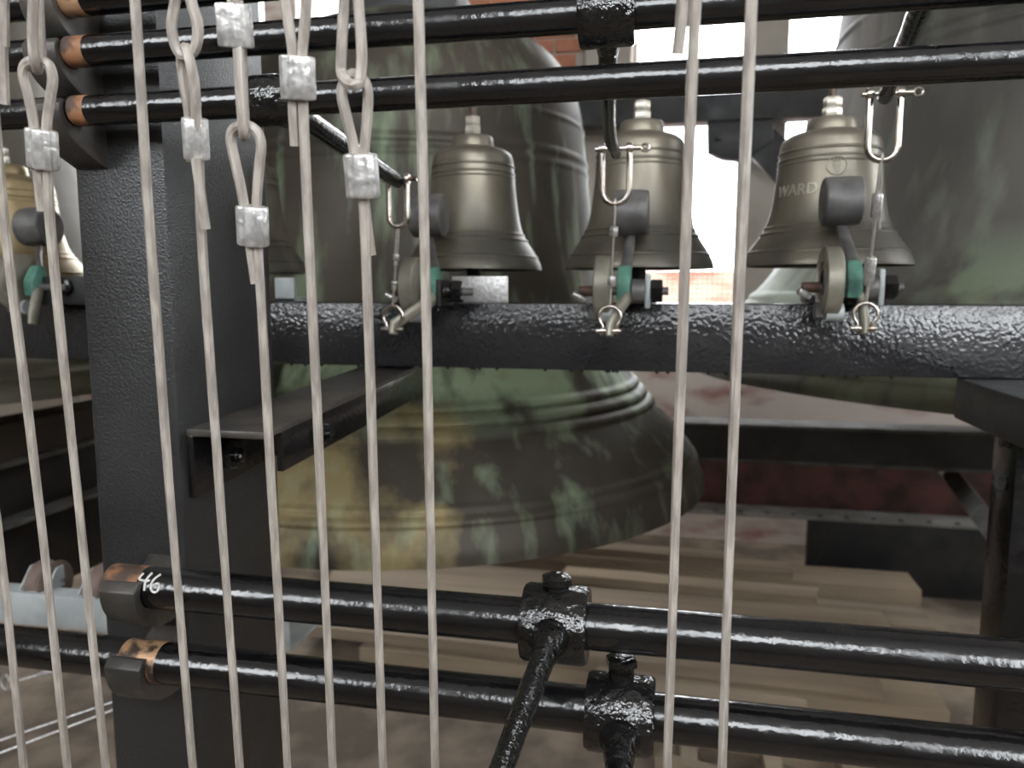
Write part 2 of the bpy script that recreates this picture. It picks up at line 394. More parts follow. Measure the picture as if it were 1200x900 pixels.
# shackle anchor points (ends of the three upper arms)
YS = 1.0
S1, S2, S3 = at(466, 212, YS), at(722, 180, YS), at(1037, 114, YS)
x1 = -.354
bar('lowest of the three upper black bars, its collar arm reaching back beside the post', -1.6, 1.62, YP, ZP[0], RP,
    [(-.564, -.546, 'rust')], [dict(x=x1, w=.046, r=.0225, arm=[(x1, YP, ZP[0]), S1], ar0=.0125, ar1=.0095)])
x2 = onbar(708, YP)
bar('middle one of the three upper black bars, with a collar above the middle small bell', -1.6, 1.62, YP, ZP[1], RP,
    [(-.566, -.543, 'rust')], [dict(x=x2, w=.045, r=.0265, arm=[(x2, YP, ZP[1]), (x2*.6+S2.x*.4, YP+.09, ZP[1]-.035), (S2.x, YP+.25, ZP[1]-.06+.01), S2+V(0,0,.0)], ar0=.0085, ar1=.0068)])
x3 = at(1115, -40, YP).x
bar('topmost of the three upper black bars, with an arm reaching towards the largest small bell', -1.6, 1.62, YP, ZP[2], RP,
    [(-.566, -.543, 'worn_brass')], [dict(x=x3, w=.05, r=.0265, arm=[(x3, YP, ZP[2]), S3], ar0=.0115, ar1=.0085)])
xl1 = onbar(655, YQ); a1e = at(586, 905, .43)
bar('upper of the two low black bars, chalk marked where it starts at the post', -.552, 1.62, YQ, ZL[0], RL,
    [(-.5525, -.512, 'rust')], [dict(x=xl1, w=.058, r=.0345, bolt=(0,.05,1), arm=[(xl1, YQ, ZL[0]), a1e + (a1e-V(xl1, YQ, ZL[0]))*.25], ar0=.0110, ar1=.0070)])
xl2 = onbar(737, YQ); a2e = at(725, 905, .585)
bar('lower of the two low black bars, passing the post, with a lever pointing down', -1.6, 1.62, YQ, ZL[1], RL,
    [(-.540, -.497, 'worn_brass')], [dict(x=xl2, w=.060, r=.0345, bolt=(0,.02,1), neck=.011, arm=[(xl2, YQ, ZL[1]), a2e + (a2e-V(xl2, YQ, ZL[1]))*.8], ar0=.0115, ar1=.0095)])
# the chalk figures on the upper low bar
tbars = [o for o in bpy.data.objects if o.name.startswith('tumbler_bar')]
ch = MB()
def stroke(pts):
    q = []
    for (sx, sy) in pts:      # sx along the bar (m), sy = angle up from the side facing the room (deg)
        a = math.radians(sy); q.append(V(sx, YQ-RL*1.01*math.cos(a), ZL[0]+RL*1.01*math.sin(a)))
    ch.tube(smoothpath(q, 5), .0011, 6)
b0 = -.5095
stroke([(b0,62),(b0-.001,44),(b0+.006,40),(b0+.011,42)]); stroke([(b0+.009,66),(b0+.007,40),(b0+.008,14)])
stroke([(b0+.019,64),(b0+.0145,42),(b0+.015,20),(b0+.020,12),(b0+.024,24),(b0+.021,36),(b0+.015,28)])
ch.build('chalk_number', 'chalk', tbars[3])

# ------------------------------------------------------------------ pull cables
RC = .0026
def yc(py): return .37 + .09*py/900
def cp(px, py, dy=0.0): return at(px, py, yc(py)+dy)
def cable(label, wires, ferrules, top=None, bottom=None):
    """wires: list of pixel polylines (px,py[,dy]); top / bottom: index of the wire that runs on to the ceiling / floor"""
    base = cp(*wires[bottom if bottom is not None else 0][-1][:2])
    t = thing('pull_cable', label, 'cable', base, 'coated pull cables')
    for i, w in enumerate(wires):
        P = [cp(*p) for p in w]
        if top == i:
            d = (P[0]-P[1]).normalized(); q = P[0] + d*(.25/d.z); P = [V(q.x, q.y, CEIL-.002), V(q.x, q.y, q.z+.08), q] + P
        if bottom == i:
            d = (P[-1]-P[-2]).normalized(); P = P + [P[-1] + d*((FLOOR+.004-P[-1].z)/d.z)]
        path = []
        sm = smoothpath(P, 10)
        for a, b in zip(sm, sm[1:]):
            n = max(1, int((b-a).length/.012)); path += [a.lerp(b, k/n) for k in range(n)]
        path.append(sm[-1])
        MB().tube(path, RC, 18, lobes=7, depth=.10, twist=5).build('wire_rope', 'cable', t)
    for (pa, pb, ang, hw) in ferrules:
        A, B = cp(*pa), cp(*pb); d = (A-B).normalized(); L = (A-B).length
        xx = (V(1,0,0)-d*d.x).normalized(); yy = d.cross(xx); c, s_ = math.cos(math.radians(ang)), math.sin(math.radians(ang))
        ex, ey = xx*c+yy*s_, yy*c-xx*s_
        n = 48; vs = []; prof = [(.80,0),(.96,.02),(1,.06),(1,.94),(.96,.98),(.80,1)]
        for r, h in prof:
            for k in range(n):
                a = 2*math.pi*k/n; rx, ry = math.cos(a), math.sin(a)
                q = 1 + .05*math.cos(12*a)
                vs.append(B + d*(L*h) + ex*(hw*r*q*math.copysign(abs(rx)**.75, rx)) + ey*(.0056*r*q*(1+.10*math.cos(3*math.pi*rx))*math.copysign(abs(ry)**.75, ry)))
        fs = [(i*n+k, i*n+(k+1) % n, (i+1)*n+(k+1) % n, (i+1)*n+k) for i in range(len(prof)-1) for k in range(n)] + [tuple(range(n)), tuple((len(prof)-1)*n+k for k in range(n))]
        MB().add(vs, fs).build('crimp_ferrule', 'aluminium', t, smooth=50)
    return t
e = .0050
cable('pull cable crossing the galvanised channel, farthest from the steel post', [[(-42,340),(0,640),(28,900)]], [], 0, 0)
cable('pull cable with two cut tails near the far small golden bell', [[(-14,0),(-9,100),(10,300),(47,600),(79,900)], [(4,-30),(5,54)], [(1,-30),(3,55),(6,122)]], [((2,-60),(2,-8),0,.0085)], 0, 0)
# looped pair B
cable('upper half of the looped cable pair beside the post cradles', [[(46,-40,e),(45,0,e),(47,40,e),(48,66,e),(44,82,.001),(40,68,-e),(38,40,-e),(39,0,-e),(40,-40,-e)]], [((42,-40),(42,-95),0,.0085)], 8 and None)
cable('lower half of the looped cable pair beside the post cradles, ferrule over dark hammer',
      [[(41,200),(40,152),(33,112),(27,88),(31,75),(44,71),(57,76),(62,92),(59,116),(55,152),(56,200),(62,300),(93,600),(124,900)], [(43,196),(49,247)]], [((48,151),(51,198),0,.0086)], None, 0)
cable('plain pull cable in front of the post face between two looped cables', [[(158,0),(168,150),(178,300),(201,600),(226,900)]], [], 0, 0)
# looped pair D
cable('upper half of the looped cable pair hanging over the post corner', [[(206,-40),(205,0),(201,30),(206,55),(216,66),(229,56),(232,30),(224,0),(218,-40)]], [((212,-40),(212,-95),0,.0085)])
cable('lower half of the looped cable pair hanging over the post corner, narrow ferrule',
      [[(224,190,e*.5),(222,138,e),(216,100,e),(213,70,e),(217,56,0),(222,70,-e),(228,100,-e),(230,138,-e*.6),(233,190),(238,300),(259,600),(281,900)], [(229,185,-e),(234,220,-e*1.1),(241,268,-e)]], [((228,138),(231,187),20,.0066)], None, 0)
# looped pair E
cable('upper half of the looped cable pair over the post side face, ferrule above the bar',
      [[(271,-40),(272,0),(277,30),(279,60,-e*.5),(282,110,-e),(285,150,-e),(286,160,0),(287,150,e),(285,110,e),(283,60,e*.5),(280,30),(278,0)]], [((273,4),(277,56),20,.0086)])
cable('lower half of the looped cable pair over the post side face, open teardrop loop',
      [[(290,285),(286,240),(277,195),(271,165),(274,152),(286,147),(299,152),(306,168),(304,195),(301,240),(302,285),(304,320),(320,600),(337,900)], [(292,283),(299,332)]], [((295,241),(297,288),0,.0086)], None, 0)
cable('pull cable with a ferrule in front of the collar arm and a short tail below', [[(332,-30),(334,0),(340,40),(343,66),(343,120),(346,171)], [(358,-30),(359,0),(356,40),(354,66),(355,120),(363,300),(377,600),(390,900)]], [((348,65),(350,117),0,.0088)], None, 1)
# looped pair G
cable('upper half of the looped cable pair in front of the great bell', [[(404,-40),(403,0),(400,60),(400,85),(408,97,-e),(417,99,-e*1.4),(422,93,-e*.5),(424,60),(420,0),(416,-40)]], [((410,-40),(410,-95),0,.0085)])
cable('lower half of the looped cable pair before the great bell, ferrule beside slanting arm',
      [[(420,230),(416,180),(407,140),(401,112),(404,96,.002),(414,87,.003),(425,93,.001),(431,108),(430,140),(427,180),(426,230),(429,300),(439,600),(449,900)], [(426,225,e),(430,260,e),(435,299,e)]], [((422,180),(426,232),0,.0088)], None, 0)
cable('plain pull cable hanging next to the first small bell', [[(490,0),(498,300),(504,600),(510,900)]], [], 0, 0)
cable('pull cable hanging beside the middle small bell, with a cut tail above', [[(815,0),(811,90),(803,300),(792,600),(782,900)], [(801,-30),(799,20),(794,64)]], [((808,-60),(807,-10),0,.0085)], 0, 0)
cable('plain pull cable between the middle and the lettered small bell', [[(881,0),(868,300),(856,600),(846,900)]], [], 0, 0)

# ------------------------------------------------------------------ great bells
def big_bell(label, x, y, prof, mat, zb, group=None):
    """prof: outer profile (r,z) from lip to crown"""
    t = thing('great_bell', label, 'bell', (x, y, prof[0][1]), group)
    r0 = prof[0][0]; th = r0*.075
    out = []
    for i in range(len(prof)): out.append(prof[i])
    inner = [(max(r-th*(1 if i else .55), 0.0), z+(th*.4 if i else .0)) for i, (r, z) in enumerate(prof) if z < prof[-1][1]-th*.6 and r > th*1.5]
    inner += [(0, prof[-1][1]-th)]
    MB().lathe((x, y, 0), out[::-1] + inner, 'z', 128).build('bell_body', mat, t, smooth=60)
    zc = prof[-1][1]
    MB().rbox(x-.16, x+.16, y-.13, y+.13, zc-.005, min(zc+.07, zb-.002), .008).build('crown_plate', 'matt_black', t)
    for dx in (-.12, .12):
        for dy in (-.09, .09):
            MB().tube([V(x+dx, y+dy, min(zc+.06, zb-.01)), V(x+dx, y+dy, zb)], .018, 12).build('hanger_rod', 'matt_black', t)
    MB().tube([V(x, y, zc-.1), V(x, y, prof[0][1]+.25), V(x, y, prof[0][1]+.06)], [.03,.03,.04], 14).build('clapper_shaft', 'grey_iron', t)
    MB().lathe((x, y, prof[0][1]+.0), [(0,-.06),(.05,-.045),(.085,0),(.09,.05),(.06,.11),(.03,.13)], 'z', 24).build('clapper_ball', 'grey_iron', t)
    return t
def dense(prof, beads=()):
    P = smoothpath([(r, 0, z) for r, z in prof], 10); out = []
    for p in P:
        r, z = p.x, p.z; out.append((max(r, 0), z))
    # insert raised mouldings
    fin = []; zs = [p[1] for p in out]
    n = 420; 
    res = []
    import bisect
    tot = [0]
    for a, b in zip(out, out[1:]): tot.append(tot[-1] + math.hypot(b[0]-a[0], b[1]-a[1]))
    for k in range(n+1):
        s_ = tot[-1]*k/n; i = min(max(bisect.bisect_right(tot, s_)-1, 0), len(out)-2)
        u = (s_-tot[i])/max(tot[i+1]-tot[i], 1e-9); r = out[i][0]+(out[i+1][0]-out[i][0])*u; z = out[i][1]+(out[i+1][1]-out[i][1])*u
        for (bz, bw, bh) in beads:
            q = abs(z-bz)/bw
            if q < 1: r += bh*math.sqrt(1-q*q)
        res.append((r, z))
    res[-1] = (0, res[-1][1])
    return res
AX, AY = -.741, 2.177
za = -.545
pa = dense([(.838,za),(.833,za+.035),(.803,za+.10),(.748,za+.17),(.672,za+.25),(.608,za+.34),(.560,za+.46),(.525,za+.62),(.503,za+.80),(.488,za+.94),(.474,za+1.04),(.445,za+1.12),(.385,za+1.19),(.29,za+1.24),(.17,za+1.27),(0,za+1.28)],
           [(za+.238,.010,.010),(za+.264,.012,.012),(za+.290,.010,.010),(za+.085,.009,.006),(za+.108,.007,.004),(za+.86,.008,.003),(za+.89,.010,.004),(za+.98,.008,.003)])
big_bell('great bronze bell with green and ochre patina, its flared lip low above the planks', AX, AY, pa, 'bell_patina', 1.10, 'great bells')
BX, BY = 1.175, 2.43; zb_ = -.226
pb = dense([(1.134,zb_),(1.128,zb_+.03),(1.085,zb_+.08),(1.01,zb_+.14),(.94,zb_+.21),(.875,zb_+.29),(.815,zb_+.42),(.77,zb_+.57),(.745,zb_+.73),(.730,zb_+.88),(.722,zb_+1.00),(.700,zb_+1.08),(.64,zb_+1.15),(.50,zb_+1.21),(.26,zb_+1.25),(0,zb_+1.26)],
           [(zb_+.055,.010,.007),(zb_+.085,.010,.007),(zb_+.21,.010,.006),(zb_+.80,.008,.006),(zb_+.83,.008,.006),(zb_+.93,.008,.005)])
big_bell('great grey-green bronze bell behind the lettered small bell', BX, BY, pb, 'bell_dark', 1.10, 'great bells')
CX, CY = -2.35, 1.9; zc_ = -.262
pc = dense([(.95,zc_),(.945,zc_+.03),(.90,zc_+.10),(.82,zc_+.18),(.73,zc_+.28),(.65,zc_+.42),(.58,zc_+.62),(.54,zc_+.85),(.525,zc_+1.0),(.49,zc_+1.08),(.40,zc_+1.13),(.2,zc_+1.17),(0,zc_+1.18)], [(zc_+.06,.01,.008),(zc_+.09,.01,.008),(zc_+.25,.01,.01)])
big_bell('great shaded bronze bell beyond the steel post', CX, CY, pc, 'bell_brown', 1.10, 'great bells')
for nm, y0 in (('black steel girder from which the patinated and the shaded great bell hang', 2.04), ('black steel girder from which the grey-green great bell hangs', 2.43)):
    xa, xb = (XL, .1) if y0 < 2.2 else (.15, XR)
    t = thing('hanger_girder', nm, 'beam', ((xa+xb)/2, y0, 1.10))
    for z0 in (1.10, 1.30): MB().rbox(xa, xb, y0-.24, y0+.24, z0, z0+.02, .003).build('flange', 'matt_black', t)
    MB().rbox(xa, xb, y0-.012, y0+.012, 1.12, 1.30).build('web', 'matt_black', t)

# ------------------------------------------------------------------ small bells
YBELL = 1.30
PROF = [(1,0),(.992,.05),(.955,.14),(.885,.26),(.80,.39),(.725,.53),(.675,.70),(.640,.92),(.612,1.18),(.592,1.42),(.583,1.54),(.555,1.63),(.47,1.695),(.345,1.73),(.30,1.745)]
def small_bell(label, px, zlip, R, mat, hs=1.0, stud_top=.05):
    x = at(px, 300, YBELL).x; y = YBELL
    t = thing('small_bell', label, 'bell', (x, y, ZB1), 'row of small bells on the black beam')
    P = dense([(r*R, zlip+h*R*hs) for r, h in PROF] , [(zlip+.42*R*hs,.0022,.0018),(zlip+.50*R*hs,.0018,.0015),(zlip+.18*R*hs,.0022,.0016),(zlip+1.46*R*hs,.0018,.0018),(zlip+1.36*R*hs,.0018,.0018),(zlip+1.30*R*hs,.0012,.0012)])
    P[-1] = (.30*R, P[-1][1]); zt = P[-1][1]
    P = P + [(.295*R, zt+.006*1), (.285*R, zt+.016), (.27*R, zt+.018), (0, zt+.018)]
    th = R*.085
    inner = [(max(r-th*(1 if i > 20 else .6), .004), z+(th*.3 if i > 20 else 0)) for i, (r, z) in enumerate(P) if z < zt-th]
    inner += [(0, zt-th)]
    body = MB().lathe((x, y, 0), P[::-1] + inner, 'z', 96).build('bell_body', mat, t, smooth=55)
    zt += .017
    MB().lathe((x, y, zt), [(.020,0),(.020,.003),(.012,.0035)], n=24).build('washer', 'grey_iron', t)
    MB().nut((x, y, zt+.003), (0,0,1), .0145, .016).build('lower_nut', 'nut_zinc', t)
    MB().nut((x, y, zt+.019), (0,0,1), .0135, .015).build('lock_nut', 'nut_zinc', t)
    MB().tube([V(x, y, zt), V(x, y, zt+.034+stud_top)], .0062, 14).build('stud', 'stud_brown', t)
    MB().tube([V(x, y, ZB1), V(x, y, zt-.03)], .012, 14).build('stem', 'matt_black', t)
    MB().rbox(x-.03, x+.03, y-.055, y+.03, ZB1, ZB1+.012, .002).build('stem_foot', 'matt_black', t)
    return t, body, x, P
B0 = small_bell('small golden bronze bell beyond the post with the dark hammer', 10, .012, .150, 'gold_bronze', .80, .02)
B0b = small_bell('small bronze bell mostly hidden behind the steel post', 284, .030, .116, 'small_bronze', 1.0)
B1 = small_bell('small olive bronze bell above the pale angle bracket', 555, .0335, .1175, 'small_bronze', 1.0, .028)
B2 = small_bell('small plain bronze bell with a shackle hanging before it', 749, .034, .1205, 'small_bronze', 1.03, .028)
B3 = small_bell('small bronze bell with raised letters and a round emblem', 967, .037, .1265, 'small_bronze', .93, .045)
# raised letters and emblem on the lettered bell, wrapped round its waist
def rad_at(P, z):
    best = [p for p in P if p[0] > .05]; return min(best, key=lambda p: abs(p[1]-z))[0]
def emboss(txt, size, x, y, P, zc, ang0):
    cu = bpy.data.curves.new('lettering', 'FONT'); cu.body = txt; cu.size = size; cu.extrude = 0; cu.align_x = 'CENTER'; cu.resolution_u = 3
    tmp = bpy.data.objects.new('lettering', cu); C.objects.link(tmp); dg = bpy.context.evaluated_depsgraph_get()
    me = bpy.data.meshes.new_from_object(tmp.evaluated_get(dg)); bpy.data.objects.remove(tmp)
    b = bmesh.new(); b.from_mesh(me); bmesh.ops.subdivide_edges(b, edges=[q for q in b.edges if q.calc_length() > .006], cuts=2)
    g = bmesh.ops.extrude_face_region(b, geom=b.faces[:]); top = {v for v in g['geom'] if isinstance(v, bmesh.types.BMVert)}
    m = MB(); b.verts.index_update(); vs = []
    for v in b.verts:
        z = zc + v.co.y; r = rad_at(P, z) + (.0016 if v in top else -.001); a = ang0 + v.co.x/rad_at(P, zc)
        vs.append(V(x+r*math.cos(a), y+r*math.sin(a), z))
    m.add(vs, [[v.index for v in f.verts] for f in b.faces]); b.free(); return m
t3, body3, x3b, P3 = B3
facing = math.atan2(-YBELL, -x3b)          # side of the bell turned to the gallery
emboss('WARD', .024, x3b, YBELL, P3, .150-.009, facing-.62).build('raised_letters', 'bronze_letter', body3, smooth=0)
m = MB(); zc = .180; a0 = facing+.13
def onb(du, dz): r = rad_at(P3, zc+dz)+.0008; a = a0+du/.076; return V(x3b+r*math.cos(a), YBELL+r*math.sin(a), zc+dz)
m.tube([onb(.0135*math.cos(k*math.pi/16), .0135*math.sin(k*math.pi/16)) for k in range(33)], .0010, 6)
for q in (-1, 0, 1):
    for s_ in (-1, 1): m.tube([onb(q*.0045*u + s_*.0026*math.sin(math.pi*u), -.009+.019*u) for u in [k/8 for k in range(9)]], .0008, 6)
m.build('round_emblem', 'bronze_letter', body3)

# ------------------------------------------------------------------ hammers and their linkage
def hammer(label, px, pz, headpx, headpy, Rdisc, bracket, dx=.012):
    Y = 1.100; x = at(px, 340, Y).x; P = V(x, Y, pz)
    t = thing('bell_hammer', label, 'hammer', P+V(0,0,-.06), 'hammers in front of the small bells')
    hc = at(headpx, headpy, 1.165)
    hr, hw = .034, .050
    MB().lathe(hc-V(hw/2,0,0), [(0,0),(hr*.9,0),(hr*.97,.002),(hr*1.0,.012),(hr*1.0,hw-.012),(hr*.97,hw-.002),(hr*.9,hw),(0,hw)], 'x', 36).build('hammer_head', 'grey_iron', t)
    # flat shaft
    a = P+V(.002, .008, .03); b = hc - V(0, 0, hr*.9)
    MB().tube([a, a.lerp(b, .5)+V(0,-.003,0), b], [.0085,.0075,.007], 12, flat=.55, up=(0,1,0)).build('shaft', 'grey_iron', t)
    # green clevis
    MB().prism([(Y-.016, pz-.014), (Y+.018, pz-.014), (Y+.018, pz+.012), (Y+.013, pz+.036), (Y-.001, pz+.036), (Y-.016, pz+.012)], 'x', x-.009, x+.010, .003).build('clevis', 'verdigris', t)
    # coil housing disc on the left
    xd = x-.018
    dk = MB().lathe((xd-.022, Y, pz+.008), [(Rdisc*.30,.004),(Rdisc*.55,.004),(Rdisc*.58,.0),(Rdisc*.94,0),(Rdisc,.002),(Rdisc,.020),(Rdisc*.94,.022),(0,.022)], 'x', 40).build('spring_disc', 'zinc_disc', t)
    MB().lathe((xd-.020, Y, pz+.008), [(Rdisc*.40,-.001),(Rdisc*.40,.006),(Rdisc*.28,.006),(Rdisc*.28,-.001)], 'x', 28).build('disc_ring', 'grey_iron', dk)
    MB().tube([V(xd-.045, Y, pz), V(x+.062, Y, pz)], .0060, 14).build('axle', 'grey_iron', t)
    MB().tube([V(xd-.046, Y, pz), V(xd-.024, Y, pz)], .0075, 14).build('axle_end', 'stud_brown', t)
    MB().tube([V(xd-.036, Y-.005, pz-.012), V(xd-.052, Y-.012, pz-.004)], .0045, 10).build('spring_leg', 'aluminium', t)
    MB().nut((xd-.030, Y-.004, pz-.031), (1,0,0), .012, .012).build('clip_nut', 'grey_iron', t)
    MB().tube([V(xd-.016, Y-.006, pz-.033), V(xd+.006, Y-.006, pz-.033)], .012, 18).build('clip_sleeve', 'galvanised', t)
    # tail that the linkage pulls
    tail = V(x+dx, Y-.022-(.035 if dx < 0 else 0), pz-.046)
    MB().tube([P+V(.008,-.002,-.006), P+V(.011*(dx > 0)+dx*.3*(dx < 0),-.014-(.03 if dx < 0 else 0),-.026), tail, tail+V(0,-.003,-.014)], [.011,.010,.0095,.008], 14, flat=.6, up=(1,0,0)).build('tail_lever', 'zinc_disc', t)
    # right side: spacer, plate, nut
    if bracket == 'plate':
        MB().tube([V(x+.012, Y, pz), V(x+.030, Y, pz)], .017, 22).build('spacer', 'grey_iron', t)
        MB().prism([(Y-.012, pz+.024), (Y+.012, pz+.024), (Y+.014, pz-.0), (Y+.012, pz-.024), (Y-.012, pz-.024), (Y-.014, pz)], 'x', x+.030, x+.037, .002).build('side_plate', 'galvanised', t)
        MB().nut((x+.037, Y, pz), (1,0,0), .0165, .017).build('axle_nut', 'gloss_black', t)
        MB().rbox(x-.004, x+.026, Y+.006, 1.235, ZB1+.0005, pz+.012, .002).build('bracket', 'matt_black', t)
    elif bracket == 'angle':
        MB().rbox(x+.010, x+.017, Y-.016, 1.195, ZB1-.004, pz+.018, .001).build('bracket_leg', 'matt_black', t)
        MB().rbox(x+.004, x+.094, 1.188, 1.196, ZB1+.0008, pz+.024, .001).build('bracket_plate', 'aluminium', t)  # plate takes the pale ferrule tone, much paler than its black leg
        MB().tube([V(x+.021, Y, pz), V(x+.030, Y, pz)], .016, 20).build('spacer', 'gloss_black', t)
        MB().nut((x+.030, Y, pz), (1,0,0), .0165, .017).build('axle_nut', 'gloss_black', t)
    else:
        MB().rbox(x-.002, x+.10, 1.105, 1.20, ZB1-.004, pz+.018, .002).build('bracket', 'matt_black', t)
        MB().nut((x+.055, 1.105, pz), (0,-1,0), .015, .008).build('axle_nut', 'gloss_black', t)
    return tail + V(0,-.003,-.008)
pz = .004
T0 = hammer('dark iron hammer before the golden bell beyond the post', 42, pz, 45, 266, .047, 'block')
T1 = hammer('dark iron hammer half hidden beside the olive small bell', 507, -.003, 503, 253, .043, 'angle', -.040)
T2 = hammer('iron hammer before the plain middle small bell', 731, -.002, 740, 250, .042, 'plate', -.014)
T3 = hammer('iron hammer before the lettered small bell', 999, .003, 986, 236, .046, 'plate')
# the dark bell behind the post keeps its pale angle
t = thing('angle_bracket', 'pale angle bracket on the beam beside the steel post', 'bracket', at(335, 352, 1.19))
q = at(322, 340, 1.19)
MB().rbox(q.x, q.x+.035, 1.19, 1.197, ZB1+.001, .020, .001).build('bracket_plate', 'galvanised', t)  # plate and foot borrow the pale grey tone of the pulley channel
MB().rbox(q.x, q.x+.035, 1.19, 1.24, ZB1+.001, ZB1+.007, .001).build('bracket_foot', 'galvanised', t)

def link(label, top, tail, w, h, style):
    t = thing('link_wire', label, 'link wire', tail, 'wire links from the arms to the hammers')
    r = .0039
    U = [V(-w/2, 0, .004)] + [V(-w/2, 0, -h*.3), V(-w/2, 0, -h+w/2)] + [V(-w/2*math.cos(k*math.pi/8), 0, -h+w/2-w/2*math.sin(k*math.pi/8)) for k in range(1, 8)] + [V(w/2, 0, -h+w/2), V(w/2, 0, -h*.3), V(w/2, 0, .004)]
    sh = MB().tube([top+p for p in U], r, 14).build('long_shackle', 'stainless', t)
    for sx in (-1, 1): MB().lathe(top+V(sx*w/2-.004, 0, .004), [(0,0),(.0062,0),(.007,.002),(.007,.006),(.0062,.008),(0,.008)], 'x', 18).build('shackle_eye', 'stainless', sh)
    MB().tube([top+V(-w/2-.009, 0, .004), top+V(w/2+.014, 0, .004)], .0032, 12).build('shackle_pin', 'worn_brass' if style == 1 else 'stainless', sh)
    MB().tube([top+V(w/2+.014+.005*(1-math.cos(k*math.pi/8)), .0, .004+.0045*math.sin(k*math.pi/8)) for k in range(17)], .0016, 8).build('pin_eye', 'stainless', sh)
    bt = tail + V(0, -.001, .034)                       # top of the bow shackle
    b0 = top + V(0, 0, -h+.001)
    w0 = MB(); d = bt-b0
    lw = [b0 + V(0,-.004,-.004), b0 + V(0,-.003,.003), b0+V(0,.003,.003), b0+V(0,.004,-.004)]
    def L(u): return b0 + d*u
    if style == 3:
        w0.tube(smoothpath([L(.27)+V(-.002,-.003,0), L(.12)+V(-.002,-.005,0), b0+V(0,-.003,.003), b0+V(0,.003,.003), L(.12)+V(.003,.004,0), L(.27)+V(.003,.003,0), L(.46)+V(.006,0,0)], 6), .0018, 8)
        w0.tube([L(.2), L(1)], .0019, 8)
        fe = [(.22,.38,.0062), (.66,.86,.0066)]
    elif style == 2:
        w0.tube(smoothpath([L(.22)+V(0,-.002,0), L(.08)+V(0,-.004,0), b0+V(0,-.002,.003), b0+V(0,.002,.003), L(.08)+V(0,.004,0), L(.22)+V(0,.002,0)], 6), .0013, 8)
        w0.tube([L(.15), L(1)], .0014, 8)
        fe = [(.22,.31,.0055), (.70,.80,.0050)]
    else:
        n = 40
        for ph in (0, math.pi): w0.tube([L(.02+.46*k/n) + V(.0022*math.cos(ph+k*.9), .0022*math.sin(ph+k*.9), 0) for k in range(n+1)], .0011, 6)
        w0.tube([L(.4), L(1)], .0016, 8)
        fe = [(.34,.42,.0040), (.68,.72,.0042), (.72,.80,.0030)]
    wr = w0.build('wire', 'thin_wire', t)
    for a, b, fr in fe: MB().tube([L(a), L(a+.01), L(b-.01), L(b)], [fr*.8, fr, fr, fr*.8], 16, lobes=6, depth=.06).build('sleeve', 'aluminium', t)
    R = .0145; bw = [V(R*.62, 0, -.032), V(R*.72, 0, -.024)] + [V(R*math.cos(math.radians(-35+k*25)), 0, -.0145+R*math.sin(math.radians(-35+k*25))) for k in range(11)] + [V(-R*.72, 0, -.024), V(-R*.62, 0, -.032)]
    bs = MB().tube(smoothpath([bt+p for p in bw], 4), .0026, 12).build('bow_shackle', 'stainless', t)
    MB().tube([bt+V(-R*.62-.009, 0, -.033), bt+V(R*.62+.006, 0, -.033)], .0028, 12).build('bow_pin', 'stainless', bs)
    for sx in (-1, 1): MB().lathe(bt+V(sx*R*.62-.003, 0, -.033), [(0,0),(.005,0),(.005,.006),(0,.006)], 'x', 14).build('bow_eye', 'stainless', bs)
    return t
def drop(top, py_bottom, px): return (top - at(px, py_bottom, top.y)).z
link('shackle and twisted wire link beside the olive small bell', S1+V(0,-.001,-.002), T1, .026, .058, 1)
link('shackle and thin wire link in front of the plain middle small bell', S2+V(0,-.001,.002), T2, .034, .064, 2)
link('shackle and crimped wire link beside the lettered small bell', S3+V(0,-.001,.0), T3, .033, .072, 3)

# ------------------------------------------------------------------ galvanised channel with pulleys beside the post
t = thing('pulley_channel', 'galvanised steel channel carrying brown pulleys beyond the post', 'channel', (-1.0, 1.08, -.54))
zc_t = at(60, 698, 1.05).z; zc_b = at(60, 735, 1.05).z
MB().rbox(-1.75, -.575, 1.05, 1.055, zc_b, zc_t, .001).build('front_web', 'galvanised', t)
MB().rbox(-1.75, -.575, 1.055, 1.085, zc_t-.004, zc_t, .001).build('top_flange', 'galvanised', t)
MB().rbox(-1.75, -.575, 1.055, 1.17, zc_b, zc_b+.004, .001).build('bottom_flange', 'galvanised', t)
for ppx in (50, 118, -30):
    x = at(ppx, 690, 1.08).x
    pu = MB().lathe((x-.017, 1.095, zc_t+.002), [(.010,0),(.036,0),(.040,.003),(.036,.010),(.034,.017),(.036,.024),(.040,.031),(.036,.034),(.010,.034)], 'x', 36).build('pulley', 'pulley_brown', t)
    MB().tube([V(x-.03, 1.095, zc_t+.010), V(x+.034, 1.095, zc_t+.010)], .005, 10).build('pulley_axle', 'grey_iron', pu)
    for sx in (-.026, .026): MB().prism([(1.056, zc_t-.002), (1.10, zc_t-.002), (1.10, zc_t+.034), (1.085, zc_t+.034)], 'x', x+sx-.0015, x+sx+.0015).build('pulley_cheek', 'galvanised', t)
for sx in (-1.70, -.74):
    MB().rbox(sx-.02, sx+.02, 1.06, 1.10, FLOOR, zc_b+.002, .002).build('channel_leg', 'galvanised', t)
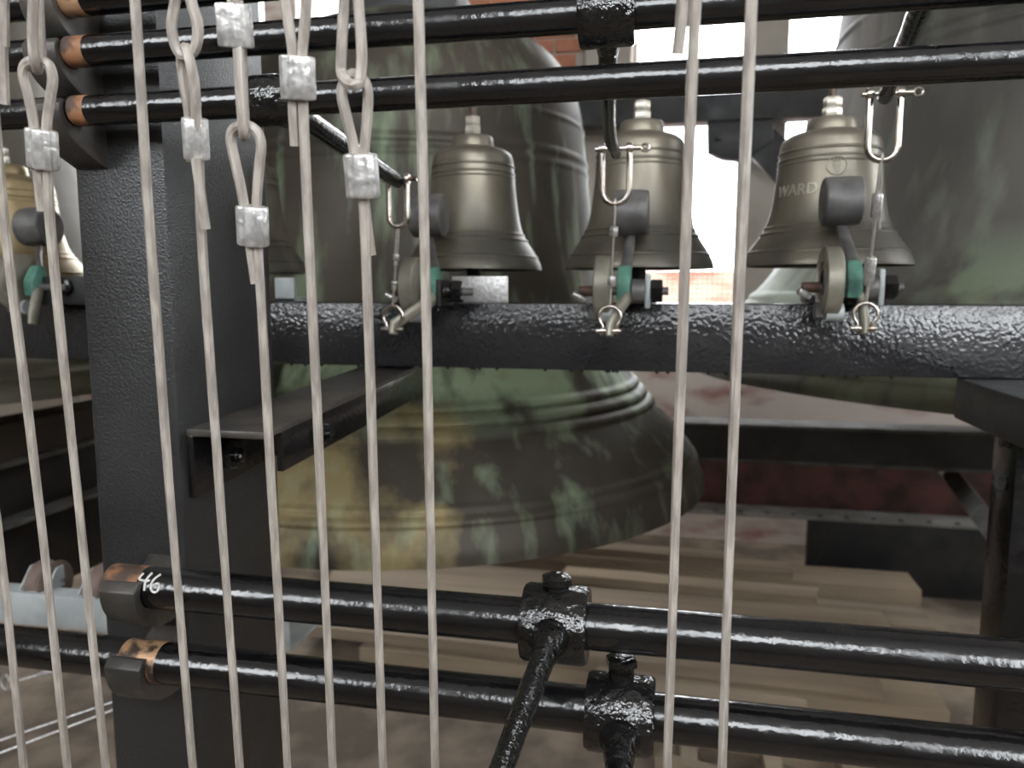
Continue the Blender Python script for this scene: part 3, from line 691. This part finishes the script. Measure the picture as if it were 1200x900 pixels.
# thin slanting wires at floor level
def slant(label, a, b, ya, yb, eye=False):
    A, B = at(*a, ya), at(*b, yb)
    t = thing('slant_wire', label, 'wire', A, 'thin wires near the floor')
    MB().tube([A.lerp(B, k/12) for k in range(13)], .0021, 8).build('wire', 'aluminium', t)
    if eye:
        MB().tube([A + V(.010*math.cos(k*math.pi/8)-.010, 0, .014*math.sin(k*math.pi/8)) for k in range(17)], .003, 8).build('thimble', 'aluminium', t)
        d = (B-A); MB().tube([A+d*.10, A+d*.12, A+d*.20, A+d*.22], [.003,.0055,.0055,.003], 12).build('sleeve', 'aluminium', t)
slant('thin wire ending in a small thimble eye below the pulley channel', (12,800), (330,712), 1.15, 1.30, True)
slant('thin wire slanting to the floor beside the post, lower strand', (-60,905), (330,757), 1.10, 1.40)
slant('thin wire slanting to the floor beside the post, upper strand', (-60,888), (330,755), 1.12, 1.42)

# ------------------------------------------------------------------ girders round the floor
def ibeam(name, label, ax, a0, a1, c, z0, z1, fw, mats, cat='beam'):
    mid = ((a0+a1)/2, c, z0) if ax == 'x' else (c, (a0+a1)/2, z0)
    t = thing(name, label, cat, mid)
    def bx(p0, p1, zz0, zz1, nm, mt):
        m = MB()
        m.rbox(a0, a1, p0, p1, zz0, zz1, .003) if ax == 'x' else m.rbox(p0, p1, a0, a1, zz0, zz1, .003)
        return m.build(nm, mt, t)
    bx(c-.008, c+.008, z0+.012, z1-.012, 'web', mats[0])
    bx(c-fw/2, c+fw/2, z1-.014, z1, 'top_flange', mats[1]); bx(c-fw/2, c+fw/2, z0, z0+.014, 'bottom_flange', mats[2])
    return t
zt1 = at(950, 500, 3.2).z; zt2 = at(950, 546, 3.2).z
t = ibeam('floor_girder', 'black steel girder under the grey-green great bell', 'x', .02, 3.0, 3.28, zt2, zt1, .16, ('matt_black','grey_flange','grey_flange'))
MB().rbox(.02, 3.0, 3.202, 3.21, zt2+.012, zt1-.012).build('web_plate', 'matt_black', t)
MB().rbox(2.8, 2.95, 3.2, 3.36, FLOOR, zt2+.002).build('girder_foot', 'matt_black', t)
z3, z4 = at(950, 546, 3.45).z, at(950, 606, 3.45).z
t = thing('red_girder', 'red primed steel girder with a grey riveted ledge behind the planks', 'beam', (1.5, 3.6, FLOOR))
MB().rbox(.0, 3.2, 3.60, 3.62, z4, z3+.15, .002).build('web', 'red_steel', t)
MB().rbox(.0, 3.2, 3.45, 3.62, z4-.014, z4, .002).build('ledge', 'ledge_grey', t)
for k in range(16): MB().lathe((.10+.11*k, 3.47, z4), [(.012,0),(.010,.006),(.004,.009),(0,.009)], n=10).build('rivet', 'grey_flange', t)
MB().rbox(.62, 3.2, 3.56, 3.60, FLOOR, z4-.012, .002).build('toe_plate', 'matt_black', t)
for xx in (1.42, 1.66): MB().rbox(xx, xx+.03, 3.56, 3.60, z4, z3+.1, .002).build('stiffener', 'grey_flange', t)
t = thing('diagonal_strut', 'dull grey diagonal strut leaning behind the slim black leg', 'strut', (1.4, 2.9, FLOOR))
p0, p1 = at(1118, 560, 3.3), at(1215, 690, 2.2)
MB().tube([p0+(p0-p1)*.15, p1, p1+(p1-p0)*.55], .042, 4).build('strut_bar', 'grey_flange', t, smooth=0)
# girder and timber on the far side of the post, running away from the gallery
g0 = at(0, 545, 1.72); g1 = at(0, 622, 1.72)
t = ibeam('side_girder', 'black steel girder running back beside the shaded great bell', 'y', .7, YB, g0.x-.075, g1.z, g0.z, .15, ('matt_black','grey_flange','grey_flange'))
MB().rbox(g0.x-.13, g0.x-.09, .8, YB-.1, g1.z-.26, g1.z+.001, .003).build('hanging_plate', 'matt_black', t)
for yy in (.85, 3.9): MB().rbox(g0.x-.14, g0.x-.02, yy, yy+.12, FLOOR, g1.z+.001, .003).build('girder_leg', 'matt_black', t)
tag(MB().rbox(g0.x-.17, g0.x-.03, .9, YB-.3, g0.z, g0.z+.10, .006).build('timber_baulk', 'brown_timber', smooth=0), 'dark brown timber baulk lying on the side girder', 'timber')

# ------------------------------------------------------------------ loose planks on the floor
def plank(label, a, b, Ya, Yb, zt, w, th, mat='plank', split=False):
    A, B = at(*a, Ya), at(*b, Yb); A.z = B.z = zt
    d = (B-A); L = d.length; d.normalize(); n = V(-d.y, d.x, 0)
    m = MB(); N = 10; vs = []
    for k in range(N+1):
        s_ = L*k/N; c = A + d*s_
        j = random.uniform(-.004, .004)
        for (u, v) in ((0,0), (w,0), (w,-th), (0,-th)):
            e_ = random.uniform(-.03, .03) if (split and k in (0, N)) else 0
            vs.append(c + n*(u+j) + V(0,0,v) + d*e_)
    fs = [(k*4+i, k*4+(i+1) % 4, (k+1)*4+(i+1) % 4, (k+1)*4+i) for k in range(N) for i in range(4)] + [(3,2,1,0), (N*4, N*4+1, N*4+2, N*4+3)]
    o = m.add(vs, fs).build('wood_plank', mat, smooth=0)
    return tag(o, label, 'plank', 'loose planks on the floor')
zf = FLOOR
plank('short splintered plank lying on top of the pile at the red girder', (655,650), (962,660), 3.00, 2.96, zf+.196, .10, .035, split=True)
plank('long pale plank under the splintered one, its end at the dark toe plate', (430,668), (900,676), 2.98, 2.94, zf+.161, .16, .04)
plank('thick pale baulk across the front of the plank pile', (380,690), (1042,708), 2.75, 2.71, zf+.191, .17, .06, split=True)
plank('dark weathered plank under the front baulk', (360,715), (1040,735), 2.55, 2.51, zf+.091, .14, .04)
plank('broad plank low under the pile on the far side', (600,690), (1100,702), 2.97, 2.94, zf+.121, .2, .12)
plank('narrow plank at the back of the pile near the red girder', (540,640), (860,644), 3.27, 3.24, zf+.226, .10, .03)
plank('brown plank at the back of the pile beneath the narrow one', (500,650), (930,656), 3.24, 3.21, zf+.196, .13, .03)
plank('lowest plank of the pile, flat on the floor', (420,728), (1120,742), 2.50, 2.47, zf+.051, .20, .05)
plank('bearer plank flat on the floor beneath the back of the pile', (470,690), (1080,700), 3.22, 3.19, zf+.166, .20, .165)
plank('bearer plank flat on the floor beneath the front of the pile', (420,712), (1010,722), 2.74, 2.70, zf+.131, .19, .13)
# broken pallet frame nearer the bars
zp = zf+.10
plank('pale loose board resting on the broken pallet', (690,776), (950,785), 2.26, 2.18, zp+.03, .13, .03)
t = thing('pallet_frame', 'broken wooden pallet frame lying on the floor behind the low bars', 'pallet', at(960, 820, 2.05).xy.to_3d()+V(0,0,zf))
def pal(a, b, Ya, Yb, w, th, nm):
    A, B = at(*a, Ya), at(*b, Yb); A.z = B.z = zp; d = (B-A).normalized(); n = V(-d.y, d.x, 0)
    m = MB(); vs = []
    for c in (A, B):
        for (u, v) in ((0,0), (w,0), (w,-th), (0,-th)): vs.append(c+n*u+V(0,0,v))
    m.add(vs, [(0,1,5,4),(1,2,6,5),(2,3,7,6),(3,0,4,7),(3,2,1,0),(4,5,6,7)]).build(nm, 'plank', t, smooth=0)
pal((770,812), (1130,850), 1.97, 1.82, .03, .10, 'long_slat'); pal((770,785), (1100,812), 2.24, 2.10, .03, .10, 'long_slat')
for p_ in (800, 905, 1010):
    k = (p_-560)/570; A = at(p_, 790+60*k, 2.06-.24*k); 
    MB().rbox(A.x, A.x+.045, A.y+.01, A.y+.28, zp-.05, zp-.004).build('cross_slat', 'plank', t, smooth=0)
for i, (a, b, Ya, Yb) in enumerate((((560,880),(900,900),1.75,1.68), ((880,850),(1180,880),1.95,1.85))):
    plank(('flat dusty board on the floor below the lower bar', 'short dusty board on the floor in front of the slim black leg')[i], a, b, Ya, Yb, zf+.025, .16, .025)

# everything was laid out from eye level: lift the place so that the floor is at zero
for o in list(bpy.data.objects):
    if o.parent is None and o.type in {'MESH', 'EMPTY'}: o.location.z += H
